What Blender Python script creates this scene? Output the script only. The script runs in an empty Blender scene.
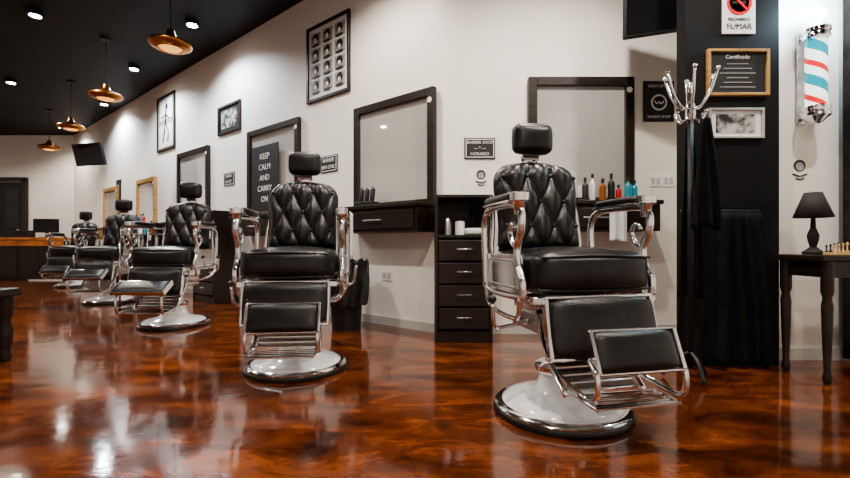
import bpy, bmesh, math, random
from mathutils import Vector, Matrix, Euler
random.seed(4)
scn = bpy.context.scene
COL = scn.collection
R = math.radians
scn.view_settings.exposure = 0.3
try: scn.view_settings.look = 'AgX - Medium High Contrast'
except Exception: pass

# ---------------------------------------------------------------- materials
def mat(name, col, rough=0.5, metal=0.0, coat=0.0, emis=None, estr=0.0, spec=None):
    m = bpy.data.materials.new(name); m.use_nodes = True
    b = m.node_tree.nodes['Principled BSDF']
    b.inputs['Base Color'].default_value = (*col, 1)
    b.inputs['Roughness'].default_value = rough
    b.inputs['Metallic'].default_value = metal
    b.inputs['Coat Weight'].default_value = coat
    if spec is not None: b.inputs['Specular IOR Level'].default_value = spec
    if emis:
        b.inputs['Emission Color'].default_value = (*emis, 1)
        b.inputs['Emission Strength'].default_value = estr
    return m

def noisy(m, c1, c2, scale=5, stretch=(1,1,1), bump=0.0, detail=4, lo=0.35, hi=0.65, bscale=None):
    nt = m.node_tree; N = nt.nodes; L = nt.links
    b = N['Principled BSDF']
    tc = N.new('ShaderNodeTexCoord'); mp = N.new('ShaderNodeMapping')
    mp.inputs['Scale'].default_value = stretch
    L.new(tc.outputs['Object'], mp.inputs['Vector'])
    no = N.new('ShaderNodeTexNoise'); no.inputs['Scale'].default_value = scale; no.inputs['Detail'].default_value = detail
    L.new(mp.outputs[0], no.inputs['Vector'])
    cr = N.new('ShaderNodeValToRGB')
    cr.color_ramp.elements[0].position = lo; cr.color_ramp.elements[1].position = hi
    cr.color_ramp.elements[0].color = (*c1, 1); cr.color_ramp.elements[1].color = (*c2, 1)
    L.new(no.outputs['Fac'], cr.inputs[0]); L.new(cr.outputs[0], b.inputs['Base Color'])
    if bump > 0:
        n2 = N.new('ShaderNodeTexNoise'); n2.inputs['Scale'].default_value = bscale or scale*8
        L.new(tc.outputs['Object'], n2.inputs['Vector'])
        bp = N.new('ShaderNodeBump'); bp.inputs['Strength'].default_value = bump; bp.inputs['Distance'].default_value = 0.01
        L.new(n2.outputs['Fac'], bp.inputs['Height']); L.new(bp.outputs[0], b.inputs['Normal'])
    return m

M_wall = noisy(mat('wall_paint', (.8,.77,.73), .65), (.80,.76,.71), (.85,.81,.76), 1.2, bump=.08, bscale=60)
M_ceil = noisy(mat('ceiling_black', (.008,.008,.009), .65, spec=.3), (.004,.004,.005), (.008,.008,.009), 2)
M_leather = noisy(mat('black_leather', (.01,.01,.01), .3, coat=.1), (.005,.005,.006), (.012,.011,.011), 30, bump=.15, bscale=220)
M_chrome = mat('chrome', (.86,.86,.87), .1, 1)
M_steel = mat('brushed_steel', (.6,.6,.61), .28, 1)
M_porc = mat('white_porcelain', (.82,.82,.82), .12, coat=.6)
M_rubber = mat('black_rubber', (.012,.012,.012), .4)
M_wood = noisy(mat('espresso_wood', (.03,.018,.012), .38), (.010,.006,.004), (.028,.017,.012), 8, (1,1,12), .05)
M_black = mat('matte_black', (.008,.008,.009), .5)
M_panel = noisy(mat('black_panel_paint', (.008,.008,.009), .65, spec=.2), (.005,.005,.006), (.010,.010,.011), 3)
M_cloth = noisy(mat('black_cloth', (.012,.012,.013), .9, spec=.2), (.004,.004,.005), (.010,.010,.011), 12)
M_towel = noisy(mat('white_towel', (.75,.75,.74), .95), (.65,.65,.64), (.8,.8,.79), 60, bump=.4)
M_copper = mat('copper', (.50,.21,.05), .3, 1)
M_goldw = noisy(mat('golden_wood', (.45,.26,.1), .4), (.3,.16,.05), (.5,.3,.11), 6, (1,1,10))
M_orange = noisy(mat('orange_wood', (.35,.12,.03), .35), (.30,.09,.02), (.55,.2,.05), 6, (1,8,1))
M_paper = mat('paper_white', (.75,.75,.74), .6)
M_pgray = noisy(mat('paper_gray', (.3,.29,.28), .6), (.25,.245,.235), (.4,.39,.38), 20)
M_dgray = mat('print_dark', (.018,.018,.02), .55)
M_photo = noisy(mat('photo_print', (.2,.2,.2), .3), (.03,.03,.03), (.5,.5,.49), 14, lo=.42, hi=.58)
M_red = mat('sign_red', (.7,.02,.02), .4)
M_screen = mat('tv_screen', (.005,.005,.007), .15)
M_alum = mat('silver_frame', (.55,.54,.52), .35, .9)
M_cyanb = mat('bottle_cyan', (.02,.25,.32), .15, coat=.4)
M_amber = mat('bottle_amber', (.25,.08,.02), .15, coat=.4)
M_redb = mat('bottle_red', (.5,.03,.03), .25)
M_white = mat('white_plastic', (.8,.8,.8), .35)
M_lampw = mat('downlight_glow', (1,1,1), .5, emis=(1,.93,.82), estr=60)
M_bulb = mat('pendant_bulb', (.6,.35,.12), .5, emis=(1,.5,.15), estr=1.0)
M_shade = noisy(mat('lamp_shade_black', (.02,.013,.01), .8), (.010,.007,.006), (.02,.012,.010), 20)
M_boardlight = mat('chess_light', (.55,.36,.17), .4)
M_grout = mat('baseboard_paint', (.5,.48,.45), .5)

def mirror_mat():
    m = bpy.data.materials.new('mirror_glass'); m.use_nodes = True
    nt = m.node_tree; N = nt.nodes; L = nt.links
    b = N['Principled BSDF']
    b.inputs['Base Color'].default_value = (.9,.9,.89,1); b.inputs['Metallic'].default_value = 1; b.inputs['Roughness'].default_value = .03
    d = N.new('ShaderNodeBsdfDiffuse'); d.inputs[0].default_value = (.78,.75,.71,1)  # pale diffuse mixed in to stand for a reflected white wall
    mx = N.new('ShaderNodeMixShader'); mx.inputs[0].default_value = .5
    L.new(b.outputs[0], mx.inputs[1]); L.new(d.outputs[0], mx.inputs[2])
    L.new(mx.outputs[0], N['Material Output'].inputs[0])
    return m
M_mirror = mirror_mat()

def floor_mat():
    m = bpy.data.materials.new('glossy_epoxy_floor'); m.use_nodes = True
    nt = m.node_tree; N = nt.nodes; L = nt.links
    b = N['Principled BSDF']
    tc = N.new('ShaderNodeTexCoord')
    mp = N.new('ShaderNodeMapping'); mp.inputs['Rotation'].default_value = (0,0,R(-32)); mp.inputs['Scale'].default_value = (1.0,2.4,1)
    L.new(tc.outputs['Object'], mp.inputs[0])
    n1 = N.new('ShaderNodeTexNoise'); n1.inputs['Scale'].default_value = 2.6; n1.inputs['Detail'].default_value = 12
    n1.inputs['Roughness'].default_value = .7; n1.inputs['Distortion'].default_value = .8
    L.new(mp.outputs[0], n1.inputs['Vector'])
    cr = N.new('ShaderNodeValToRGB'); e = cr.color_ramp.elements
    e[0].position = .34; e[0].color = (.022,.006,.003,1)
    e[1].position = .72; e[1].color = (.36,.105,.030,1)
    x = e.new(.5); x.color = (.125,.032,.010,1)
    L.new(n1.outputs['Fac'], cr.inputs[0])
    # large cloudy variation of the poured coat
    n3 = N.new('ShaderNodeTexNoise'); n3.inputs['Scale'].default_value = .9; n3.inputs['Detail'].default_value = 4
    L.new(tc.outputs['Object'], n3.inputs['Vector'])
    c3 = N.new('ShaderNodeValToRGB'); c3.color_ramp.elements[0].position = .35; c3.color_ramp.elements[1].position = .65
    c3.color_ramp.elements[0].color = (.6,.55,.5,1); c3.color_ramp.elements[1].color = (1.15,1.1,1.05,1)
    L.new(n3.outputs['Fac'], c3.inputs[0])
    mu = N.new('ShaderNodeMixRGB'); mu.blend_type = 'MULTIPLY'; mu.inputs[0].default_value = 1
    L.new(cr.outputs[0], mu.inputs[1]); L.new(c3.outputs[0], mu.inputs[2]); L.new(mu.outputs[0], b.inputs['Base Color'])
    n2 = N.new('ShaderNodeTexNoise'); n2.inputs['Scale'].default_value = 7; n2.inputs['Detail'].default_value = 3
    L.new(tc.outputs['Object'], n2.inputs['Vector'])
    mr = N.new('ShaderNodeMapRange'); mr.inputs[3].default_value = .05; mr.inputs[4].default_value = .16
    L.new(n2.outputs['Fac'], mr.inputs[0]); L.new(mr.outputs[0], b.inputs['Roughness'])
    bp = N.new('ShaderNodeBump'); bp.inputs['Strength'].default_value = .15; bp.inputs['Distance'].default_value = .01
    L.new(n2.outputs['Fac'], bp.inputs['Height']); L.new(bp.outputs[0], b.inputs['Normal'])
    b.inputs['Specular IOR Level'].default_value = .6
    b.inputs['Coat Weight'].default_value = .25; b.inputs['Coat Roughness'].default_value = .06
    return m
M_floor = floor_mat()

def pole_mat():
    m = bpy.data.materials.new('barber_pole_stripes'); m.use_nodes = True
    nt = m.node_tree; N = nt.nodes; L = nt.links
    b = N['Principled BSDF']
    tc = N.new('ShaderNodeTexCoord'); sp = N.new('ShaderNodeSeparateXYZ')
    L.new(tc.outputs['Object'], sp.inputs[0])
    at = N.new('ShaderNodeMath'); at.operation = 'ARCTAN2'
    L.new(sp.outputs[1], at.inputs[0]); L.new(sp.outputs[0], at.inputs[1])
    dv = N.new('ShaderNodeMath'); dv.operation = 'MULTIPLY'; dv.inputs[1].default_value = 1/(2*math.pi)
    L.new(at.outputs[0], dv.inputs[0])
    mz = N.new('ShaderNodeMath'); mz.operation = 'MULTIPLY_ADD'; mz.inputs[1].default_value = 4.2
    L.new(sp.outputs[2], mz.inputs[0]); L.new(dv.outputs[0], mz.inputs[2])
    fr = N.new('ShaderNodeMath'); fr.operation = 'FRACT'; L.new(mz.outputs[0], fr.inputs[0])
    cr = N.new('ShaderNodeValToRGB'); cr.color_ramp.interpolation = 'CONSTANT'
    e = cr.color_ramp.elements
    W = (.85,.9,.92,1)
    e[0].position = 0; e[0].color = W
    e[1].position = .2; e[1].color = (.01,.25,.33,1)
    for p, c in ((.5, W), (.74, (.55,.03,.03,1)), (.9, W)):
        x = e.new(p); x.color = c
    L.new(fr.outputs[0], cr.inputs[0])
    L.new(cr.outputs[0], b.inputs['Base Color']); L.new(cr.outputs[0], b.inputs['Emission Color'])
    b.inputs['Emission Strength'].default_value = .7; b.inputs['Roughness'].default_value = .15
    return m
M_pole = pole_mat()

# ---------------------------------------------------------------- helpers
def link(o, parent=None):
    COL.objects.link(o)
    if parent: o.parent = parent
    return o
def empty(name, loc=(0,0,0), rz=0, rx=0):
    o = bpy.data.objects.new(name, None); o.empty_display_size = .1
    o.location = loc; o.rotation_euler = (rx, 0, rz); COL.objects.link(o); return o
def obj(name, bm, m, parent=None, loc=(0,0,0), rot=(0,0,0), smooth=False):
    me = bpy.data.meshes.new(name)
    bmesh.ops.recalc_face_normals(bm, faces=bm.faces[:])
    if smooth:
        for f in bm.faces: f.smooth = True
    bm.to_mesh(me); bm.free()
    for mm in (m if isinstance(m, (list,tuple)) else [m]): me.materials.append(mm)
    o = bpy.data.objects.new(name, me); o.location = loc; o.rotation_euler = rot
    return link(o, parent)
def box(name, m, parent, loc, size, bevel=0, rot=(0,0,0), seg=2, smooth=None):
    bm = bmesh.new(); bmesh.ops.create_cube(bm, size=1)
    bmesh.ops.scale(bm, vec=size, verts=bm.verts)
    if bevel > 0:
        bmesh.ops.bevel(bm, geom=bm.edges[:], offset=min(bevel, min(size)*.49), segments=seg, affect='EDGES', profile=.5)
    return obj(name, bm, m, parent, loc, rot, smooth if smooth is not None else (bevel > 0 and seg > 2))
def multibox(name, m, parent, items, bevel=0, loc=(0,0,0), rot=(0,0,0)):
    bm = bmesh.new()
    for (c, s) in items:
        g = bmesh.ops.create_cube(bm, size=1)
        bmesh.ops.scale(bm, vec=s, verts=g['verts']); bmesh.ops.translate(bm, vec=c, verts=g['verts'])
    if bevel > 0: bmesh.ops.bevel(bm, geom=bm.edges[:], offset=bevel, segments=1, affect='EDGES')
    return obj(name, bm, m, parent, loc, rot)
def lathe(name, m, parent, prof, loc=(0,0,0), rot=(0,0,0), n=40, smooth=True):
    bm = bmesh.new(); rings = []
    for r, z in prof:
        if r < 1e-5: rings.append([bm.verts.new((0,0,z))])
        else: rings.append([bm.verts.new((r*math.cos(2*math.pi*i/n), r*math.sin(2*math.pi*i/n), z)) for i in range(n)])
    for a, b in zip(rings, rings[1:]):
        for i in range(n):
            j = (i+1) % n
            if len(a) == 1 and len(b) == 1: continue
            if len(a) == 1: bm.faces.new((a[0], b[i], b[j]))
            elif len(b) == 1: bm.faces.new((a[i], a[j], b[0]))
            else: bm.faces.new((a[i], a[j], b[j], b[i]))
    if len(rings[0]) > 1: bm.faces.new(rings[0])
    if len(rings[-1]) > 1: bm.faces.new(rings[-1])
    o = obj(name, bm, m, parent, loc, rot, smooth)
    if smooth:
        md = o.modifiers.new('es', 'EDGE_SPLIT'); md.split_angle = R(50)
    return o
def catmull(pts, k=6):
    P = [Vector(p) for p in pts]
    if len(P) < 3: return P
    P2 = [P[0]*2-P[1]] + P + [P[-1]*2-P[-2]]; out = []
    for i in range(1, len(P2)-2):
        a, b, c, d = P2[i-1], P2[i], P2[i+1], P2[i+2]
        for s in range(k):
            t = s/k
            out.append(.5*((2*b)+(c-a)*t+(2*a-5*b+4*c-d)*t*t+(3*b-a-3*c+d)*t**3))
    out.append(P[-1]); return out
def tube_bm(bm, pts, r, n=10, smooth_path=True, flat=1.0):
    P = catmull(pts) if smooth_path else [Vector(p) for p in pts]
    t0 = (P[1]-P[0]).normalized()
    up = Vector((0,0,1)) if abs(t0.z) < .9 else Vector((0,1,0))
    nrm = t0.cross(up).normalized(); rings = []
    for i, p in enumerate(P):
        t = (P[min(i+1, len(P)-1)]-P[max(i-1, 0)]).normalized()
        nrm = (nrm - t*nrm.dot(t)).normalized(); bi = t.cross(nrm)
        rings.append([bm.verts.new(p+r*(math.cos(2*math.pi*k/n)*nrm*flat+math.sin(2*math.pi*k/n)*bi)) for k in range(n)])
    for a, b in zip(rings, rings[1:]):
        for i in range(n):
            j = (i+1) % n; bm.faces.new((a[i], a[j], b[j], b[i]))
    bm.faces.new(rings[0]); bm.faces.new(rings[-1])
def tubes(name, m, parent, paths, r, n=10, sp=True, loc=(0,0,0), flat=1.0, rot=(0,0,0)):
    bm = bmesh.new()
    for p in paths: tube_bm(bm, p, r, n, sp, flat)
    return obj(name, bm, m, parent, loc, rot, True)
def balls(name, m, parent, pts, r, seg=12, sc=(1,1,1), loc=(0,0,0)):
    bm = bmesh.new()
    for p in pts:
        g = bmesh.ops.create_uvsphere(bm, u_segments=seg, v_segments=max(6, seg//2), radius=r)
        bmesh.ops.scale(bm, vec=sc, verts=g['verts']); bmesh.ops.translate(bm, vec=p, verts=g['verts'])
    return obj(name, bm, m, parent, loc, (0,0,0), True)
def text(name, s, m, parent, loc, size, rot=(R(90),0,0), ax='CENTER'):
    cu = bpy.data.curves.new(name, 'FONT'); cu.body = s; cu.size = size; cu.align_x = ax; cu.align_y = 'CENTER'; cu.extrude = .0008
    o = bpy.data.objects.new(name, cu); COL.objects.link(o)
    dg = bpy.context.evaluated_depsgraph_get(); dg.update()
    me = bpy.data.meshes.new_from_object(o.evaluated_get(dg))
    bpy.data.objects.remove(o)
    me.materials.clear(); me.materials.append(m); me.name = name
    o = bpy.data.objects.new(name, me); o.location = loc; o.rotation_euler = rot
    return link(o, parent)
def cushion(name, m, parent, loc, size, puff=.02, rot=(0,0,0), r=.03):
    bm = bmesh.new(); bmesh.ops.create_cube(bm, size=1)
    bmesh.ops.subdivide_edges(bm, edges=bm.edges[:], cuts=9, use_grid_fill=True)
    sx, sy, sz = size
    for v in bm.verts:
        x, y, z = v.co*2
        p = Vector((x*sx/2, y*sy/2, z*sz/2))
        rr = min(r, min(size)*.48)
        inner = Vector((max(-sx/2+rr, min(sx/2-rr, p.x)), max(-sy/2+rr, min(sy/2-rr, p.y)), max(-sz/2+rr, min(sz/2-rr, p.z))))
        d = p-inner
        if d.length > 1e-6: p = inner + d.normalized()*rr
        b = [(1-x*x), (1-y*y), (1-z*z)]
        if abs(z) > .99: p.z += math.copysign(puff*b[0]*b[1], z)
        if abs(y) > .99: p.y += math.copysign(puff*b[0]*b[2], y)
        if abs(x) > .99: p.x += math.copysign(puff*.5*b[1]*b[2], x)
        v.co = p
    return obj(name, bm, m, parent, loc, rot, True)

def tufted_back(name, m, parent, loc, W, H, T, rot=(0,0,0)):
    nu, nv = 72, 72; bm = bmesh.new(); front = []; back = []
    nx, nz = 3.5, 3.6
    def hw(v):
        w = W/2*(1.0-.06*math.sin(math.pi*min(1, v/.7)))
        if v > .72:
            t = (v-.72)/.28; w *= (1-.26*t**3.2)
        if v < .06: w *= .97
        return w
    for j in range(nv+1):
        v = j/nv; rf = []; rb = []
        for i in range(nu+1):
            u = i/nu*2-1
            x = hw(v)*u; z = H*v + (.022*(1-u*u)*max(0, (v-.7)/.3))
            a = abs(math.sin(math.pi*(u*nx/2+v*nz/2)))*abs(math.sin(math.pi*(u*nx/2-v*nz/2)))
            puff = .030*(a**.42)
            edge = (1-abs(u)**8)*(1-abs(2*v-1)**10)
            y = -(T*.5+puff)*edge
            rf.append(bm.verts.new((x, y, z))); rb.append(bm.verts.new((x, T*.4*(edge**.5 if edge > 0 else 0)+.004, z)))
        front.append(rf); back.append(rb)
    for j in range(nv):
        for i in range(nu):
            bm.faces.new((front[j][i], front[j][i+1], front[j+1][i+1], front[j+1][i]))
            bm.faces.new((back[j][i], back[j+1][i], back[j+1][i+1], back[j][i+1]))
    for j in range(nv):
        bm.faces.new((front[j][0], front[j+1][0], back[j+1][0], back[j][0]))
        bm.faces.new((front[j][nu], back[j][nu], back[j+1][nu], front[j+1][nu]))
    for i in range(nu):
        bm.faces.new((front[0][i], back[0][i], back[0][i+1], front[0][i+1]))
        bm.faces.new((front[nv][i], front[nv][i+1], back[nv][i+1], back[nv][i]))
    o = obj(name, bm, m, parent, loc, rot, True)
    pts = []
    for p in range(-4, 5):
        for q in range(-4, 5):
            u = (p+q)/nx; v = (p-q)/nz
            if abs(u) < .93 and .05 < v < .95: pts.append((hw(v)*u, -T*.5-.003, H*v+(.022*(1-u*u)*max(0, (v-.7)/.3))))
    balls(name+'_buttons', m, o, pts, .010, 8, (1,.6,1))
    return o

# ---------------------------------------------------------------- barber chair
def barber_chair(x, y, rz, foot=(-.40,.30), foot_tilt=-38, towel=False, footw=.36, fdx=0.0):
    c = empty('barber_chair', (x, y, 0), rz)
    lathe('base_rim', M_rubber, c, [(.0,0),(.272,0),(.276,.008),(.272,.02),(.24,.026),(0,.026)], n=64)
    lathe('base_chrome_ring', M_chrome, c, [(.238,.02),(.267,.02),(.269,.03),(.258,.04),(.236,.042),(.236,.03)], n=64)
    lathe('base_dome', M_porc, c, [(0,.03),(.242,.03),(.238,.046),(.215,.058),(.165,.068),(.122,.08),(.1,.1),(.088,.135),(.082,.175),(0,.175)], n=64)
    lathe('base_collar', M_chrome, c, [(.1,.165),(.104,.172),(.104,.19),(.09,.2),(.062,.205),(.058,.3),(.085,.31),(.085,.34),(0,.34)], n=40)
    box('mechanism_box', M_steel, c, (0,-.01,.375), (.28,.3,.09), .015)
    multibox('seat_frame', M_chrome, c, [((0,-.235,.485),(.48,.018,.028)),((0,.2,.485),(.48,.018,.028)),((-.235,-.02,.485),(.018,.45,.028)),((.235,-.02,.485),(.018,.45,.028)),((0,-.02,.445),(.3,.3,.05))], .003)
    cushion('seat', M_leather, c, (0,-.03,.58), (.45,.44,.15), .02, r=.038)
    tubes('seat_piping', M_leather, c, [[(-.215,-.247,.635),(0,-.252,.642),(.215,-.247,.635)],[(-.215,-.247,.522),(0,-.252,.518),(.215,-.247,.522)]], .005, 6)
    ribs = []
    for i in range(8):
        t = i/7; ribs.append(((0,-.14-.13*t, .33-.15*t), (.30-.02*t,.014,.011)))
    multibox('ribbed_apron', M_chrome, c, ribs, .003)
    box('apron_backing', M_steel, c, (0,-.195,.252), (.28,.195,.008), .002, rot=(R(49),0,0))
    tubes('apron_rails', M_chrome, c, [[(sx*.155,-.1,.43),(sx*.158,-.15,.33),(sx*.155,-.22,.24),(sx*.15,-.3,.17)] for sx in (-1,1)], .011)
    cushion('leg_rest', M_leather, c, (0,-.285,.395), (.395,.05,.19), .012, rot=(R(-12),0,0), r=.02)
    multibox('leg_rest_frame', M_chrome, c, [((-.205,0,0),(.014,.03,.2)),((.205,0,0),(.014,.03,.2)),((0,0,-.104),(.42,.03,.014)),((0,0,.104),(.42,.03,.012))], .003, (0,-.275,.395), (R(-12),0,0))
    fy, fz = foot; ft = R(foot_tilt)
    cushion('foot_rest', M_leather, c, (fdx,fy,fz), (footw,.05,.13), .008, rot=(ft,0,0), r=.018)
    multibox('foot_rest_frame', M_chrome, c, [((-footw/2-.008,.0,0),(.014,.045,.14)),((footw/2+.008,.0,0),(.014,.045,.14)),((0,0,.07),(footw+.03,.03,.010)),((0,0,-.07),(footw+.03,.03,.010))], .003, (fdx,fy,fz), (ft,0,0))
    tubes('foot_rest_arms', M_chrome, c, [[(sx*.155,-.2,.25),(sx*.16+fdx*.5,-.26,.2),(sx*.165+fdx,fy+.02,.17),(sx*.165+fdx,fy-.03,.185),(sx*.165+fdx,fy-.035,fz-.07),(sx*.165+fdx,fy+.01,fz-.02)] for sx in (-1,1)], .010)
    st = []
    for i in range(5): st.append(((fdx*.6,-.30-.026*i,.168-.003*i+.006*(i==4)), (.31,.013,.010)))
    multibox('foot_step', M_chrome, c, st+[((-.15+fdx*.6,-.35,.162),(.012,.13,.012)),((.15+fdx*.6,-.35,.162),(.012,.13,.012))], .003)
    for s, nm in ((-1,'left'), (1,'right')):
        ax = .262*s
        tubes('arm_frame_'+nm, M_chrome, c, [
            [(ax,.17,.50),(ax,.185,.62),(ax,.195,.74),(ax,.17,.81),(ax,.09,.832),(ax,-.06,.832),(ax,-.15,.825),(ax,-.19,.79),(ax,-.185,.73),(ax,-.155,.67),(ax,-.165,.60),(ax,-.20,.55),(ax,-.20,.49)],
            ], .0145, 12)
        tubes('arm_scroll_'+nm, M_chrome, c, [
            [(ax,-.16,.665),(ax,-.11,.69),(ax,-.09,.73),(ax,-.115,.76),(ax,-.14,.74)],
            [(ax,-.2,.49),(ax,-.05,.485),(ax,.08,.485),(ax,.17,.50)],
            [(ax,-.18,.49),(ax*.98,-.15,.42),(ax*.85,-.05,.38),(ax*.55,0,.37)],
            [(ax,.17,.50),(ax*.98,.14,.43),(ax*.85,.05,.39),(ax*.55,0,.37)]], .010)
        box('side_plate_'+nm, M_chrome, c, (ax-.012*s,0.0,.57), (.008,.34,.15), .003)
        multibox('side_plate_trim_'+nm, M_steel, c, [((ax-.005*s,0,.62),(.008,.28,.008)),((ax-.005*s,0,.52),(.008,.28,.008)),((ax-.005*s,-.14,.57),(.008,.008,.1)),((ax-.005*s,.14,.57),(.008,.008,.1))], .002)
        box('arm_rest_'+nm, M_leather, c, (ax,-.01,.858), (.062,.27,.036), .017, seg=4)
        box('arm_rest_cap_'+nm, M_chrome, c, (ax,-.01,.840), (.068,.28,.012), .005)
        lathe('arm_ashtray_'+nm, M_chrome, c, [(0,.79),(.018,.79),(.022,.83),(.036,.84),(.038,.867),(.03,.87),(.028,.856),(0,.853)], (ax,-.172,.0), n=24)
    th = R(-9)
    b = empty('back_assembly', (0,.185,.65)); b.parent = c; b.rotation_euler = (th,0,0)
    tufted_back('tufted_back', M_leather, b, (0,0,0), .41, .40, .085)
    tubes('back_rails', M_chrome, b, [[(s*.19,.045,-.12),(s*.218,.03,.0),(s*.21,.02,.14),(s*.2,.03,.26)] for s in (-1,1)], .011)
    box('back_plate', M_black, b, (0,.045,.2), (.34,.015,.34), .006)
    tubes('headrest_posts', M_chrome, b, [[(s*.028,.055,.22),(s*.028,.052,.4),(s*.028,.03,.5)] for s in (-1,1)], .007, sp=True)
    box('headrest_bracket', M_chrome, b, (0,.03,.452), (.085,.03,.022), .005)
    cushion('headrest', M_leather, b, (0,-.005,.533), (.185,.07,.13), .010, rot=(R(8),0,0), r=.022)
    tubes('lever', M_chrome, c, [[(-.1,.02,.37),(-.24,-.02,.36),(-.31,-.06,.37),(-.325,-.07,.46)],[(.24,.1,.44),(.30,.12,.46),(.32,.1,.56)]], .008)
    balls('lever_knobs', M_rubber, c, [(-.325,-.07,.475),(.32,.098,.575)], .016)
    if towel:
        bm = bmesh.new(); n = 14
        for k in range(2):
            rows = []
            for j in range(11):
                rows.append([bm.verts.new((.262+(.04 if k else -.038)*min(1, j)+.004*math.sin(i*1.3), -.1+i*.012, .882-j*.028)) for i in range(n)])
            for a, d in zip(rows, rows[1:]):
                for i in range(n-1): bm.faces.new((a[i], a[i+1], d[i+1], d[i]))
        o = obj('arm_towel', bm, M_towel, c, smooth=True)
        sd = o.modifiers.new('s', 'SOLIDIFY'); sd.thickness = .006
    return c

barber_chair(.56, 1.77, R(12), foot=(-.355,.325), foot_tilt=-22, footw=.30, fdx=.07)
barber_chair(-.71, 2.38, R(6), foot=(-.335,.33), foot_tilt=-20, footw=.32, towel=True)
barber_chair(-2.13, 3.66, R(2), foot=(-.45,.36), foot_tilt=-60)
barber_chair(-3.75, 5.12, R(4), foot=(-.40,.36), foot_tilt=-50)
barber_chair(-5.75, 7.05, R(4))

# ---------------------------------------------------------------- room
CH = 3.18
LW = (.125, 3.3)
FAR = (-8.0, 9.8)
RW_Y = 3.3
ROT_L = -math.atan2(.8, 1)
def wall_seg(name, a, b, m, th=.12, side=1, h=CH, z0=0):
    a = Vector((*a, 0)); b = Vector((*b, 0)); d = (b-a); n = Vector((-d.y, d.x, 0)).normalized()*side*th
    bm = bmesh.new()
    lo = [a, b, b+n, a+n]; vb = [bm.verts.new((p.x, p.y, z0)) for p in lo]; vt = [bm.verts.new((p.x, p.y, h)) for p in lo]
    bm.faces.new(vb); bm.faces.new(vt)
    for i in range(4): bm.faces.new((vb[i], vb[(i+1)%4], vt[(i+1)%4], vt[i]))
    return obj(name, bm, m)
def slab(name, pts, z0, z1, m):
    bm = bmesh.new(); vb = [bm.verts.new((*p, z0)) for p in pts]; vt = [bm.verts.new((*p, z1)) for p in pts]
    bm.faces.new(vb); bm.faces.new(vt); n = len(pts)
    for i in range(n): bm.faces.new((vb[i], vb[(i+1)%n], vt[(i+1)%n], vt[i]))
    return obj(name, bm, m)
XL, YB, XR = -10.8, -1.5, 3.3
outer = [(XL-.12, YB-.12), (XR+.12, YB-.12), (XR+.12, 3.42), (-.0, 3.55), (FAR[0]+.1, FAR[1]+.2), (XL-.12, FAR[1]+.2)]
slab('floor', outer, -.1, 0, M_floor)
slab('ceiling', outer, CH, CH+.1, M_ceil)
def bent_wall(name, m, z0, z1, off, th):
    A = Vector((FAR[0], FAR[1], 0)); B = Vector((LW[0], LW[1], 0)); C = Vector((XR, RW_Y, 0)) if off == 0 else Vector((1.985, RW_Y, 0))
    t = .16; p0 = B+(A-B).normalized()*t; p1 = B+(C-B).normalized()*t
    path = [A, p0]+[((1-s)**2)*p0+2*s*(1-s)*B+s*s*p1 for s in [k/10 for k in range(1,10)]]+[p1, C]
    bm = bmesh.new(); rows = []
    for i, p in enumerate(path):
        a = path[max(0, i-1)]; b = path[min(len(path)-1, i+1)]; d = (b-a).normalized(); n = Vector((d.y, -d.x, 0))
        f = p+n*off; k = f-n*th
        rows.append([bm.verts.new((f.x, f.y, z0)), bm.verts.new((f.x, f.y, z1)), bm.verts.new((k.x, k.y, z1)), bm.verts.new((k.x, k.y, z0))])
    for a, b in zip(rows, rows[1:]):
        for i in range(4):
            f = bm.faces.new((a[i], a[(i+1)%4], b[(i+1)%4], b[i]))
            f.smooth = (i in (0, 2))
    bm.faces.new(rows[0]); bm.faces.new(rows[-1])
    o = obj(name, bm, m); md = o.modifiers.new('es', 'EDGE_SPLIT'); md.split_angle = R(40)
    return o
bent_wall('wall_long', M_wall, 0, CH, 0, .12)
bent_wall('baseboard_long', M_grout, 0, .07, .014, .013)
wall_seg('wall_far', FAR, (XL, FAR[1]), M_wall, side=-1)
wall_seg('wall_left', (XL, FAR[1]), (XL, YB), M_wall, side=-1)
wall_seg('wall_back', (XL, YB), (XR, YB), M_wall, side=-1)
wall_seg('wall_right', (XR, YB), (XR, 3.3), M_wall, side=-1)
slab('wall_entrance', [(1.995, 2.55), (XR, 2.55), (XR, 3.3), (1.995, 3.3)], 0, CH, M_wall)
slab('wall_partition', [(1.463, 2.42), (1.993, 2.42), (1.993, 2.5), (1.463, 2.5)], 0, CH, M_panel)
wall_seg('baseboard_far', FAR, (XL, FAR[1]), M_grout, th=.015, side=1, h=.07)
wall_seg('baseboard_entrance', (XR, 2.55), (1.995, 2.55), M_grout, th=.015, side=1, h=.07)

def onlong(X, off=0.0):
    """point on the long wall at world X, moved 'off' metres into the room"""
    Y = 3.4-.8*X
    return (X-.6247*off, Y-.7809*off)

d = empty('door_1', (-9.55, 9.8, 0))
box('door_leaf', M_black, d, (0,-.03,1.05), (.86,.05,2.1), .005)
multibox('door_frame', M_wood, d, [((-.47,-.04,1.08),(.08,.08,2.16)),((.47,-.04,1.08),(.08,.08,2.16)),((0,-.04,2.17),(1.02,.08,.08))])
multibox('door_panels', M_dgray, d, [((-.2,-.06,1.5),(.28,.02,.9)),((.2,-.06,1.5),(.28,.02,.9)),((-.2,-.06,.55),(.28,.02,.7)),((.2,-.06,.55),(.28,.02,.7))], .005)
balls('door_knob', M_chrome, d, [(.36,-.09,1.02)], .03)

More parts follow.
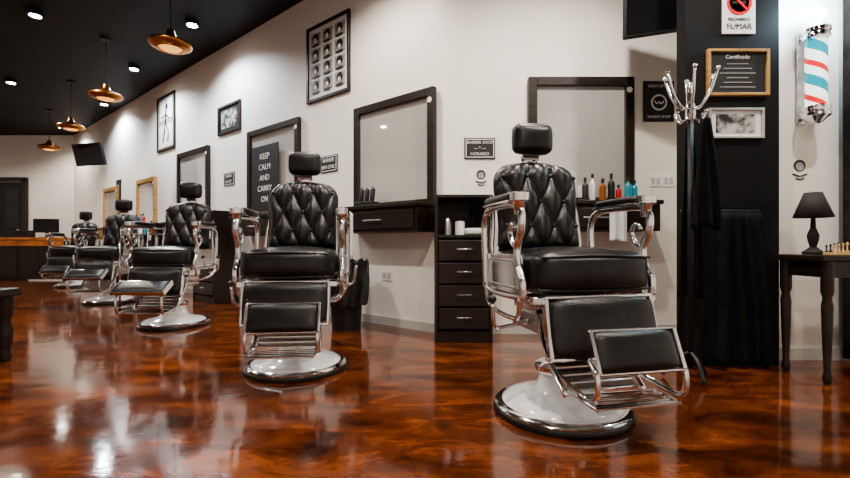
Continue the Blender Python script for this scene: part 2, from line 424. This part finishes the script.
# ---------------------------------------------------------------- mirror stations
def station(X, w, z1, rot=ROT_L, pos=None, counter=True, z0=1.0, cw=None, coff=0.0, framem=None, drawer=True):
    p = pos if pos else onlong(X)
    s = empty('mirror_station', (p[0], p[1], 0), rot)
    fm = framem or M_wood
    f = .065
    multibox('mirror_frame', fm, s, [((-w/2+f/2,-.025,(z0+z1)/2),(f,.045,z1-z0)),((w/2-f/2,-.025,(z0+z1)/2),(f,.045,z1-z0)),
        ((0,-.025,z1-f/2),(w-2*f,.045,f)),((0,-.025,z0+.02),(w-2*f,.045,.04))], .004)
    box('mirror_glass', M_mirror, s, (0,-.012,(z0+z1)/2), (w-2*f,.012,z1-z0-.06))
    if counter:
        cw = cw or w
        box('counter_top', fm, s, (coff,-.13,.985), (cw,.26,.03), .004)
        if drawer:
            box('drawer_body', fm, s, (coff,-.115,.875), (cw-.02,.23,.19), .003)
            box('drawer_front', fm, s, (coff,-.237,.875), (cw-.08,.016,.14), .004)
            tubes('drawer_handle', M_steel, s, [[(coff-.09,-.243,.875),(coff-.09,-.268,.875),(coff+.09,-.268,.875),(coff+.09,-.243,.875)]], .006, 8, False)
    lathe('round_sticker', M_white, s, [(0,0),(.022,0),(.022,.002),(0,.002)], (w/2-f/2-.005,-.048,z1-.1), (R(90),0,0), n=20)
    return s
st1 = station(0, .80, 1.955, rot=0, pos=(1.186, 3.3), cw=.95, coff=.03)
st2 = station(-.261, .907, 1.90)
st3 = station(-1.656, 1.0, 1.99)
st4 = station(-3.19, .96, 1.99)
st5 = station(-4.52, .80, 1.76, framem=M_goldw)
st6 = station(-5.9, .80, 1.76, framem=M_goldw)

def bottle(parent, name, m, x, y, z, h, r, capm=None):
    lathe(name, m, parent, [(0,0),(r,0),(r,h*.62),(r*.85,h*.7),(r*.35,h*.76),(r*.35,h*.84),(0,h*.84)], (x,y,z), n=20)
    lathe(name+'_cap', capm or M_black, parent, [(0,0),(r*.45,0),(r*.45,h*.16),(0,h*.16)], (x,y,z+h*.84), n=16)
g = empty('grooming_product_bottles', (1.26, 3.14, 1.001))
for i, (mm, x, h, r) in enumerate([(M_black,-.09,.17,.022),(M_white,-.03,.2,.02),(M_amber,.03,.16,.026),(M_black,.1,.2,.024),(M_redb,.16,.12,.02),(M_cyanb,.215,.17,.024),(M_cyanb,.27,.15,.022)]):
    bottle(g, 'bottle_%d'%i, mm, x, .02*math.sin(i*2.1), 0, h, r)
p = onlong(-.40, .14)
g = empty('hair_clipper_stand', (p[0], p[1], 1.001), ROT_L)
box('stand_base', M_black, g, (0,0,.02), (.2,.1,.04), .006)
for i in range(3):
    box('clipper_%d'%i, M_black, g, (-.065+.065*i,0,.09), (.035,.035,.12), .01, rot=(R(-8),0,0), seg=3)
    box('clipper_blade_%d'%i, M_steel, g, (-.065+.065*i,.01,.155), (.03,.014,.02), .002)
for X0, seed in ((-1.35,1),(-3.1,2),(-4.5,3)):
    p = onlong(X0, .14)
    g = empty('grooming_product_bottles', (p[0], p[1], 1.001), ROT_L)
    random.seed(seed)
    for i in range(5):
        bottle(g, 'bottle_%d'%i, random.choice([M_black,M_white,M_cyanb,M_redb,M_amber]), -.2+.1*i, 0, 0, random.uniform(.12,.22), random.uniform(.02,.03))

def hung_cloth(name, loc, w, h, m, rot=0, folds=4, depth=.02, th=.006, taper=0, parent=None, irr=0.0, hem=0.0):
    bm = bmesh.new(); nu, nv = 72, 20; rows = []
    for j in range(nv+1):
        t = j/nv; r = []
        for i in range(nu+1):
            u = i/nu
            a = depth*(.3+.7*t)
            ww = w*(1-taper*(1-t)**1.5)
            ph = folds*math.pi*(u+irr*.12*math.sin(5.1*u+1.3)+irr*.03*math.sin(3*t+9*u))
            amp = 1-irr*.45*(.5+.5*math.sin(7.3*u+2.1*t))
            r.append(bm.verts.new(((u-.5)*ww+irr*.012*math.sin(4*t+6*u), -a*amp*(.5-.5*math.cos(2*ph))-.002, -h*t+(.01*math.sin(u*5)+hem*math.sin(u*9+1))*t)))
        rows.append(r)
    for a, b in zip(rows, rows[1:]):
        for i in range(nu): bm.faces.new((a[i], a[i+1], b[i+1], b[i]))
    o = obj(name, bm, m, parent, loc, (0,0,rot), True)
    sd = o.modifiers.new('s', 'SOLIDIFY'); sd.thickness = th; sd.offset = -1
    return o
hung_cloth('hand_towel', (.174, -.275, .975), .12, .27, M_towel, folds=2, parent=st1)

# ---------------------------------------------------------------- drawer cabinets
def cabinet(x, y, rot, w=.40, dp=.3, h=1.03, stuff=True):
    c = empty('drawer_cabinet', (x, y, 0), rot)
    t = .02; oz = .74
    multibox('carcass', M_wood, c, [((-w/2+t/2,-dp/2,h/2),(t,dp,h)),((w/2-t/2,-dp/2,h/2),(t,dp,h)),((0,-dp/2,h-t/2),(w-2*t,dp,t)),((0,-dp/2,oz),(w-2*t,dp,t)),((0,-.01,h/2),(w-2*t,.02,h-.04)),((0,-dp/2,.04),(w-2*t,dp-.02,.08))], .002)
    hh = (oz-.02-.09)/4
    for i in range(4):
        z = .09+hh*(i+.5)
        box('drawer_%d'%(i+1), M_wood, c, (0,-dp+.004,z), (w-2*t-.008,.018,hh-.012), .004)
        tubes('handle_%d'%(i+1), M_chrome, c, [[(-.05,-dp-.004,z+.01),(-.05,-dp-.026,z+.01),(.05,-dp-.026,z+.01),(.05,-dp-.004,z+.01)]], .005, 8, False)
    if stuff:
        cushion('folded_towel', M_towel, c, (.09,-dp/2,oz+.035), (.16,.18,.05), .004, r=.018)
        lathe('powder_jar', M_white, c, [(0,0),(.035,0),(.035,.09),(.03,.10),(0,.10)], (-.02,-dp+.1,oz+.01), n=24)
        lathe('jar', M_steel, c, [(0,0),(.03,0),(.03,.1),(.02,.12),(0,.12)], (-.11,-dp+.1,oz+.01), n=20)
        lathe('spray_can', M_black, c, [(0,0),(.022,0),(.022,.15),(.012,.17),(.012,.19),(0,.19)], (.09,-.08,oz+.062), n=20)
    return c
cabinet(.27, 3.283, 0)
p = onlong(-2.43, .02); cabinet(p[0], p[1], ROT_L, w=.55, h=1.08)
p = onlong(-3.87, .02); cabinet(p[0], p[1], ROT_L, w=.5, h=1.0)
p = onlong(-5.2, .02); cabinet(p[0], p[1], ROT_L, w=.5, h=1.0)

# trash bin with bag
g = empty('trash_bin', (-.64, 3.50, 0))
lathe('bin_body', M_black, g, [(0,0),(.115,0),(.145,.45),(.15,.5),(.14,.5),(.135,.44),(0,.42)], n=32)
bm = bmesh.new(); n = 64; prof = [(.14,.42),(.15,.52),(.158,.56),(.172,.53),(.172,.44),(.178,.36),(.17,.26),(.165,.2)]; rg = []
for k, (r, z) in enumerate(prof):
    rg.append([bm.verts.new(((r+.007*math.sin(i*1.9+k)+.006*math.sin(i*.7))*math.cos(2*math.pi*i/n), (r+.007*math.sin(i*1.9+k))*math.sin(2*math.pi*i/n), z+.012*math.sin(i*.9))) for i in range(n)])
for a, b in zip(rg, rg[1:]):
    for i in range(n): bm.faces.new((a[i], a[(i+1)%n], b[(i+1)%n], b[i]))
obj('bin_bag', bm, mat('bin_bag_plastic', (.012,.012,.013), .22), g, smooth=True)

# ---------------------------------------------------------------- frames, posters, signs
def framed(name, pos, rot, zc, w, h, fm, cm, fw=.02, th=.025, mount=None):
    g = empty(name, (pos[0], pos[1], zc), rot)
    multibox('frame', fm, g, [((-w/2+fw/2,-th/2,0),(fw,th,h)),((w/2-fw/2,-th/2,0),(fw,th,h)),((0,-th/2,h/2-fw/2),(w-2*fw,th,fw)),((0,-th/2,-h/2+fw/2),(w-2*fw,th,fw))], .002)
    box('print', cm, g, (0,-.006,0), (w-2*fw,.008,h-2*fw))
    if mount:
        box('inner_print', mount, g, (0,-.011,0), ((w-2*fw)*.78,.004,(h-2*fw)*.74))
    return g
X = -.93; g = framed('haircut_style_poster', onlong(X), ROT_L, 2.47, .64, .75, M_wood, M_paper, .03)
bmh = []; bmf = []
for r in range(4):
    for c in range(3):
        cx = -.18+.18*c; cz = .235-.155*r
        box('portrait_card_%d%d'%(r,c), M_pgray, g, (cx,-.012,cz), (.14,.004,.125))
        bmh.append((cx,-.016,cz+.012)); bmf.append((cx,-.018,cz-.006))
balls('portrait_hair', M_dgray, g, bmh, .046, 12, (1,.1,1))
balls('portrait_face', M_paper, g, bmf, .028, 12, (.9,.12,1.05))
multibox('portrait_shoulders', M_dgray, g, [((q[0],-.016,q[2]-.052),(.09,.004,.022)) for q in bmf])
g = framed('framed_figure_poster', onlong(-3.93), ROT_L, 2.54, .66, .84, M_wood, M_pgray, .03)
multibox('poster_panels', M_paper, g, [((-.13,-.012,.2),(.2,.004,.3)),((.13,-.012,.2),(.2,.004,.3)),((0,-.012,-.2),(.5,.004,.34))])
tubes('figure_drawing', M_dgray, g, [[(-.1,-.016,-.3),(-.04,-.016,-.12),(0,-.016,.05),(.02,-.016,.2)],[(0,-.016,.0),(.1,-.016,-.15),(.08,-.016,-.3)],[(-.12,-.016,.08),(0,-.016,.12),(.12,-.016,.05)]], .010, 6)
balls('figure_head', M_dgray, g, [(.03,-.016,.24)], .045, 12, (1,.1,1))
framed('framed_photograph', onlong(-2.42), ROT_L, 2.25, .56, .36, M_wood, M_dgray, .03, mount=M_photo)
framed('framed_photograph', (2.86, -1.5), R(180), 2.31, .5, .34, M_wood, M_paper, .04, mount=M_photo)
def sign(name, pos, rot, zc, w, h, lines, bg=M_dgray, fg=M_paper, rim=None, sz=None):
    g = empty(name, (pos[0], pos[1], zc), rot)
    box('sign_board', bg, g, (0,-.005,0), (w,.01,h), .001)
    if rim:
        k = .006
        multibox('sign_border', rim, g, [((0,-.011,h/2-.012),(w-.02,.002,k)),((0,-.011,-h/2+.012),(w-.02,.002,k)),((-w/2+.012,-.011,0),(k,.002,h-.024)),((w/2-.012,-.011,0),(k,.002,h-.024))])
    n = len(lines)
    for i, s in enumerate(lines):
        z = h*(.5-(i+.5)/n)*.82
        text('lettering_%d'%i, s, fg, g, (0,-.0115,z), sz or h/n*.62)
    return g
sign('opening_hours_sign', (.42,3.3), 0, 1.42, .235, .16, ['BARBER SHOP','--- * ---','HORARIO'], rim=M_paper, sz=.032)
sign('price_sign', onlong(-.92), ROT_L, 1.46, .25, .16, ['BARBER','MEN ONLY'], rim=M_paper)
sign('shop_rules_sign', onlong(-2.43), ROT_L, 1.50, .26, .16, ['SHAVE','& CUT'], rim=M_paper)
sign('keep_calm_poster', onlong(-1.73, .05), ROT_L, 1.42, .52, .72, ['KEEP','CALM','AND','CARRY','ON'])
sign('black_wall_banner', onlong(-5.62), ROT_L, 1.5, .26, .75, ['B','A','R','B','E','R'])
g = empty('moustache_logo_sign', (1.80,3.3,1.78), 0)
box('sign_board', M_dgray, g, (-.01,-.005,0), (.235,.01,.31), .002)
lathe('logo_disc', M_paper, g, [(0,0),(.062,0),(.062,.002),(0,.002)], (-.01,-.0105,-.01), (R(90),0,0), n=32)
lathe('logo_center', M_dgray, g, [(0,0),(.048,0),(.048,.002),(0,.002)], (-.01,-.012,-.01), (R(90),0,0), n=32)
tubes('logo_moustache', M_paper, g, [[(-.045,-.0145,-.0),(-.028,-.0145,-.02),(-.01,-.0145,-.008),(.008,-.0145,-.02),(.025,-.0145,0)]], .005, 6)
text('logo_text_top', 'GENTLEMEN', M_paper, g, (-.01,-.0115,.115), .03)
text('logo_text_low', 'BARBER SHOP', M_paper, g, (-.01,-.0115,-.12), .028)
def sticker(pos, rot, z):
    g = empty('wall_decal', (pos[0], pos[1], z), rot)
    lathe('decal_disc', M_dgray, g, [(0,0),(.035,0),(.035,.003),(0,.003)], (0,0,.03), (R(90),0,0), n=24)
    lathe('decal_face', M_pgray, g, [(0,0),(.025,0),(.025,.003),(0,.003)], (0,-.002,.025), (R(90),0,0), n=24)
    tubes('decal_ribbon', M_dgray, g, [[(-.042,-.003,-.02),(0,-.003,-.032),(.042,-.003,-.02)],[(-.025,-.003,-.045),(0,-.003,-.052),(.025,-.003,-.045)]], .004, 6)
sticker((.43,3.3), 0, 1.19)
sticker((2.22,2.55), 0, 1.12)
def outlet(pos, rot, z, w=.12):
    g = empty('wall_outlet', (pos[0], pos[1], z), rot)
    box('cover_plate', M_white, g, (0,-.004,0), (w,.008,.085), .003)
    multibox('sockets', M_grout, g, [((-w*.24,-.009,0),(w*.3,.003,.05)),((w*.24,-.009,0),(w*.3,.003,.05))])
outlet((1.765,3.3), 0, 1.17, .08); outlet((1.865,3.3), 0, 1.17, .08)
outlet(onlong(-.32), ROT_L, .42)

PY = 2.42
g = empty('no_smoking_sign', (1.762, PY, 2.03))
box('sign_board', M_paper, g, (0,-.004,-.02), (.185,.008,.29), .002)
lathe('prohibition_ring', M_red, g, [(.055,0),(.07,0),(.07,.003),(.055,.003),(.055,0)], (0,-.0085,.01), (R(90),0,0), n=40)
box('prohibition_bar', M_red, g, (0,-.0125,.01), (.118,.003,.013), rot=(0,R(45),0))
multibox('cigarette', M_dgray, g, [((0,-.0095,.01),(.075,.002,.014)),((.03,-.0095,.03),(.006,.002,.02))])
text('sign_text_a', 'PROHIBIDO', M_dgray, g, (0,-.010,-.085), .024)
text('sign_text_b', 'FUMAR', M_dgray, g, (0,-.010,-.125), .044)
g = framed('framed_certificate', (1.752, PY), 0, 1.645, .345, .26, M_goldw, M_dgray, .016)
for i in range(6):
    box('certificate_line_%d'%i, M_pgray, g, (0,-.011,.05-.026*i), (.12+.08*((i*7)%3)/2,.002,.004))
text('certificate_title', 'Certificado', M_paper, g, (0,-.0115,.088), .03)
framed('framed_team_photo', (1.74, PY), 0, 1.36, .31, .17, M_alum, M_paper, .014, mount=M_photo)

# ---------------------------------------------------------------- coat stand + capes
g = empty('coat_stand', (1.34, 2.17, 0))
tubes('pole', M_black, g, [[(0,0,.06),(0,0,1.50)]], .013, 12, False)
tubes('legs', M_black, g, [[(0,0,.14),(.06*math.cos(a),.06*math.sin(a),.10),(.13*math.cos(a),.11*math.sin(a),.012)] for a in (R(30),R(150),R(270))], .010)
hooks = []; tips = []
for i in range(6):
    a = R(60*i+12); ca, sa = math.cos(a), math.sin(a)*.8
    hooks.append([(0,0,1.37),(.05*ca,.05*sa,1.375),(.095*ca,.095*sa,1.44),(.13*ca,.13*sa,1.54)]); tips.append((.13*ca,.13*sa,1.545))
    hooks.append([(0,0,1.33),(.05*ca,.05*sa,1.30),(.075*ca,.075*sa,1.34)]); tips.append((.075*ca,.075*sa,1.345))
tubes('hooks', M_chrome, g, hooks, .006, 8); balls('hook_tips', M_chrome, g, tips, .010, 10)
lathe('finial', M_chrome, g, [(0,1.44),(.02,1.44),(.022,1.475),(.012,1.50),(0,1.505)], n=20)
lathe('hook_hub', M_chrome, g, [(0,1.31),(.02,1.31),(.024,1.34),(.02,1.39),(0,1.40)], n=20)
hung_cloth('hanging_cape', (.05, -.035, 1.31), .15, .55, M_cloth, folds=3, depth=.04, taper=.6, parent=g, irr=.6)
hung_cloth('hanging_cape_back', (.04, .07, 1.31), .14, .9, M_cloth, folds=3, depth=.03, taper=.6, parent=g, irr=.8)
hung_cloth('black_drape', (1.64, 2.375, .86), .50, .84, M_cloth, folds=6, depth=.065, taper=.12, irr=1.0, hem=.008)
g = empty('cape_rail', (1.64, 2.39, .868))
tubes('rail', M_black, g, [[(-.22,.0,0),(.22,.0,0)]], .008, 8, False)
tubes('rail_brackets', M_black, g, [[(-.2,0,0),(-.2,.03,0)],[(.2,0,0),(.2,.03,0)]], .007, 8, False)

# ---------------------------------------------------------------- barber pole
g = empty('barber_pole', (2.22, 2.44, 1.655)); g.scale = (.82,.82,.85)
lathe('striped_cylinder', M_pole, g, [(0,-.24),(.062,-.24),(.062,.24),(0,.24)], n=48)
for s in (1, -1):
    pr = [(0,.225),(.075,.225),(.078,.24),(.07,.262),(.08,.27),(.08,.29),(.06,.305),(.035,.33),(.012,.345),(0,.345)]
    lathe('cap_top' if s > 0 else 'cap_bottom', M_chrome, g, [(r, z*s) for r, z in pr], n=40)
balls('globe_top', mat('pole_globe', (.9,.95,1), .2, emis=(.6,.88,1), estr=6), g, [(0,0,.385)], .055, 24)
tubes('wall_brackets', M_chrome, g, [[(0,.06,.28),(0,.13,.28)],[(0,.06,-.28),(0,.13,-.28)]], .014, 10, False)
box('back_plate', M_steel, g, (0,.122,0), (.06,.012,.62), .004)
L = bpy.data.lights.new('pole_glow', 'POINT'); L.energy = 18; L.color = (.6,.88,1); L.shadow_soft_size = .06
o = bpy.data.objects.new('pole_glow', L); o.location = (0,-.10,.46); link(o, g)

hung_cloth('entrance_curtain', (2.67, 2.50, 2.9), .48, 2.88, noisy(mat('brown_curtain', (.03,.02,.015), .8, spec=.2), (.010,.007,.006), (.028,.019,.015), 10), folds=7, depth=.05)
g = empty('curtain_rod', (2.67, 2.49, 2.92)); tubes('rod', M_wood, g, [[(-.28,0,0),(.28,0,0)]], .014, 10, False)
tubes('rod_brackets', M_wood, g, [[(-.26,0,0),(-.26,.06,0)],[(.26,0,0),(.26,.06,0)]], .01, 8, False)

# ---------------------------------------------------------------- side table, lamp, chess set
g = empty('side_table', (2.345, 2.215, 0))
box('table_top', M_wood, g, (0,0,.615), (.86,.30,.03), .006)
multibox('table_apron', M_wood, g, [((0,-.12,.56),(.76,.018,.08)),((0,.12,.56),(.76,.018,.08)),((-.385,0,.56),(.018,.24,.08)),((.385,0,.56),(.018,.24,.08))], .002)
for i, (sx, sy) in enumerate(((-1,-1),(1,-1),(1,1),(-1,1))):
    lathe('leg_%d'%(i+1), M_wood, g, [(0,0),(.014,0),(.02,.03),(.014,.06),(.019,.2),(.024,.38),(.018,.42),(.026,.45),(.026,.6),(0,.6)], (sx*.385,sy*.12,0), n=20)
g = empty('table_lamp', (2.04, 2.26, .63))
lathe('lamp_base', M_shade, g, [(0,0),(.045,0),(.047,.012),(.03,.025),(.014,.04),(.022,.07),(.026,.1),(.012,.14),(.009,.2),(0,.2)], n=32)
bm = bmesh.new(); n = 32
r0 = [bm.verts.new((.085*math.cos(2*math.pi*i/n), .085*math.sin(2*math.pi*i/n), .195)) for i in range(n)]
r1 = [bm.verts.new((.038*math.cos(2*math.pi*i/n), .038*math.sin(2*math.pi*i/n), .325)) for i in range(n)]
for i in range(n): bm.faces.new((r0[i], r0[(i+1)%n], r1[(i+1)%n], r1[i]))
o = obj('lamp_shade', bm, M_shade, g, smooth=True); sd = o.modifiers.new('s', 'SOLIDIFY'); sd.thickness = .003
tubes('harp', M_steel, g, [[(0,0,.19),(0,0,.318)],[(-.038,0,.316),(.038,0,.316)]], .003, 6, False)
g = empty('chess_set', (2.08, 2.13, .63)); g.scale = (.8,.8,.9)
box('board', M_boardlight, g, (0,0,.008), (.2,.08,.016), .002)
multibox('board_squares', M_dgray, g, [((-.0875+.025*i,-.03+.02*j,.0166),(.025,.02,.001)) for i in range(8) for j in range(4) if (i+j) % 2])
for i in range(8):
    for j, mm in ((-1, M_boardlight), (1, M_wood)):
        h = .04+.018*(1-abs(i-3.5)/3.5)
        lathe('piece_%d%s'%(i, 'a' if j < 0 else 'b'), mm, g, [(0,0),(.009,0),(.009,.005),(.004,.01),(.0035,h*.65),(.007,h*.7),(.004,h*.75),(.007,h*.88),(0,h)], (-.0875+.025*i,.028*j,.017), n=10)

# ---------------------------------------------------------------- televisions
def tv(loc, rz, w, h, rx, br):
    g = empty('television', loc, rz)
    s = empty('screen_assembly'); s.parent = g; s.rotation_euler = (rx,0,0)
    box('tv_body', M_black, s, (0,0,0), (w,.05,h), .008)
    box('tv_screen', M_screen, s, (0,-.027,0), (w-.04,.004,h-.04))
    tubes('mount_arm', M_black, g, [[(0,.03,.05),(0,.12,.08),br]], .018, 8, False)
    box('mount_plate', M_black, g, (0,.05,0.05), (.2,.05,.2), .005)
    return g
tv((1.65, 2.82, 2.30), R(-20), .64, .42, R(8), (.10,.42,.25))
tv((-6.42, 8.22, 2.41), R(-14), .70, .42, R(14), (.0,.25,.1))

# ---------------------------------------------------------------- reception desk, coffee table, trolley
g = empty('reception_desk', (-7.55, 8.45, 0))
box('desk_front', M_wood, g, (0,-.2,.38), (1.25,.03,.72), .004)
box('desk_side_a', M_wood, g, (-.61,0,.38), (.03,.4,.76)); box('desk_side_b', M_wood, g, (.61,0,.38), (.03,.4,.76))
box('desk_band', M_orange, g, (0,-.222,.72), (1.25,.02,.12), .003)
box('desk_top', M_orange, g, (0,0,.80), (1.35,.5,.05), .006)
multibox('desk_mouldings', M_wood, g, [((-.4,-.222,.34),(.3,.012,.5)),((0,-.222,.34),(.3,.012,.5)),((.4,-.222,.34),(.3,.012,.5))], .003)
g = empty('desktop_computer', (-7.5, 8.4, .825))
box('monitor', M_black, g, (.1,0,.23), (.42,.03,.27), .006, rot=(0,0,R(15))); box('monitor_stand', M_black, g, (.1,.02,.06), (.05,.03,.12)); box('monitor_foot', M_black, g, (.1,.02,.006), (.2,.14,.012), .003)
box('cash_box', M_black, g, (-.32,0,.07), (.25,.2,.14), .01)

g = empty('coffee_table', (-2.88, 2.30, 0))
box('table_top', M_wood, g, (0,0,.405), (.96,.52,.045), .01)
multibox('table_apron', M_wood, g, [((0,-.21,.35),(.84,.02,.08)),((0,.21,.35),(.84,.02,.08)),((-.43,0,.35),(.02,.4,.08)),((.43,0,.35),(.02,.4,.08))])
for i, (sx, sy) in enumerate(((-1,-1),(1,-1),(1,1),(-1,1))):
    lathe('leg_%d'%(i+1), M_wood, g, [(0,0),(.022,0),(.03,.03),(.022,.06),(.03,.1),(.036,.18),(.024,.24),(.036,.27),(.036,.39),(0,.39)], (sx*.43,sy*.21,0), n=24)

g = empty('chrome_trolley', (-3.12, 4.75, 0), R(-10))
multibox('trays', M_steel, g, [((0,0,.80),(.34,.24,.012)),((0,0,.5),(.34,.24,.012)),((0,0,.2),(.34,.24,.012))], .003)
tubes('posts', M_chrome, g, [[(sx*.17,sy*.12,.05),(sx*.17,sy*.12,.86)] for sx in (-1,1) for sy in (-1,1)], .010, 10, False)
tubes('rails', M_chrome, g, [[(-.17,sy*.12,z),(.17,sy*.12,z)] for sy in (-1,1) for z in (.86,.56,.26)] + [[(sx*.17,-.12,z),(sx*.17,.12,z)] for sx in (-1,1) for z in (.86,.56,.26)], .007, 8, False)
balls('casters', M_rubber, g, [(sx*.17,sy*.12,.027) for sx in (-1,1) for sy in (-1,1)], .027, 12, (.5,1,1))
for i in range(4): bottle(g, 'bottle_%d'%i, [M_black,M_white,M_cyanb,M_amber][i], -.1+.07*i, 0, .806, .12+.02*(i%2), .02)

# ---------------------------------------------------------------- pendants
def pendant(x, y, z=2.47):
    g = empty('pendant_lamp', (x, y, z))
    bm_prof = [(.012,.15),(.03,.145),(.036,.11),(.05,.085),(.075,.07),(.165,.032),(.176,.012),(.172,-.0),(.13,-.022),(.10,-.03),(.10,.0),(.04,.03),(.0,.03)]
    lathe('copper_shade', M_copper, g, bm_prof, n=48)
    lathe('glass_lens', M_bulb, g, [(0,-.045),(.05,-.04),(.08,-.03),(.095,-.016),(0,-.01)], n=32)
    tubes('cord', M_black, g, [[(0,0,.14),(0,0,CH-z-.02)]], .005, 6, False)
    lathe('ceiling_rose', M_black, g, [(0,CH-z-.03),(.05,CH-z-.028),(.055,CH-z),(0,CH-z)], n=24)
for x, y in ((-2.29,3.87), (-3.86,5.2), (-5.4,6.56), (-6.95,7.95)): pendant(x, y)

# ---------------------------------------------------------------- ceiling spotlights
def downlight(x, y, power=70, col=(1,.9,.77), ang=150):
    g = empty('ceiling_spotlight', (x, y, CH))
    lathe('spot_housing', M_black, g, [(0,0),(.065,0),(.07,-.01),(.07,-.05),(.055,-.052),(.055,-.03),(0,-.028)], n=28)
    lathe('spot_lens', M_lampw, g, [(0,-.056),(.05,-.052),(.052,-.034),(0,-.034)], n=24)
    L = bpy.data.lights.new('spot_bulb', 'SPOT'); L.energy = power; L.color = col; L.spot_size = R(ang); L.spot_blend = .6; L.shadow_soft_size = .05
    o = bpy.data.objects.new('spot_bulb', L); o.location = (0,0,-.08); link(o, g)
W1 = (1,.92,.82); C1 = (.84,.92,1)
for x, y, pw, c in ((-.75,2.9,115,W1), (.95,2.2,130,W1), (-2.6,4.8,140,C1), (-4.06,6.0,140,C1), (-5.6,7.5,130,C1), (-7.6,9.0,110,W1),  # apart from the few seen spots, these are added to light the room
                    (-4.17,4.6,105,W1), (-6.26,6.5,105,W1), (-2.2,2.4,110,W1), (-.3,.9,120,W1), (1.9,1.3,110,W1),
                    (-5.6,3.0,90,W1), (-3.6,.8,90,W1), (-8.6,5.0,90,W1), (-9.3,8.0,90,W1), (-7.3,1.5,80,W1), (1.0,-.6,110,W1)):
    downlight(x, y, pw, c)

# world + camera
w = bpy.data.worlds.new('world'); scn.world = w; w.use_nodes = True
w.node_tree.nodes['Background'].inputs[0].default_value = (.5,.5,.55,1); w.node_tree.nodes['Background'].inputs[1].default_value = .2
cam = bpy.data.cameras.new('camera'); co = bpy.data.objects.new('camera', cam); COL.objects.link(co)
co.location = (0, 0, .68); co.rotation_euler = (R(90), 0, 0)
cam.sensor_width = 36; cam.lens = 18.21; cam.shift_y = .007; cam.clip_start = .05
scn.camera = co
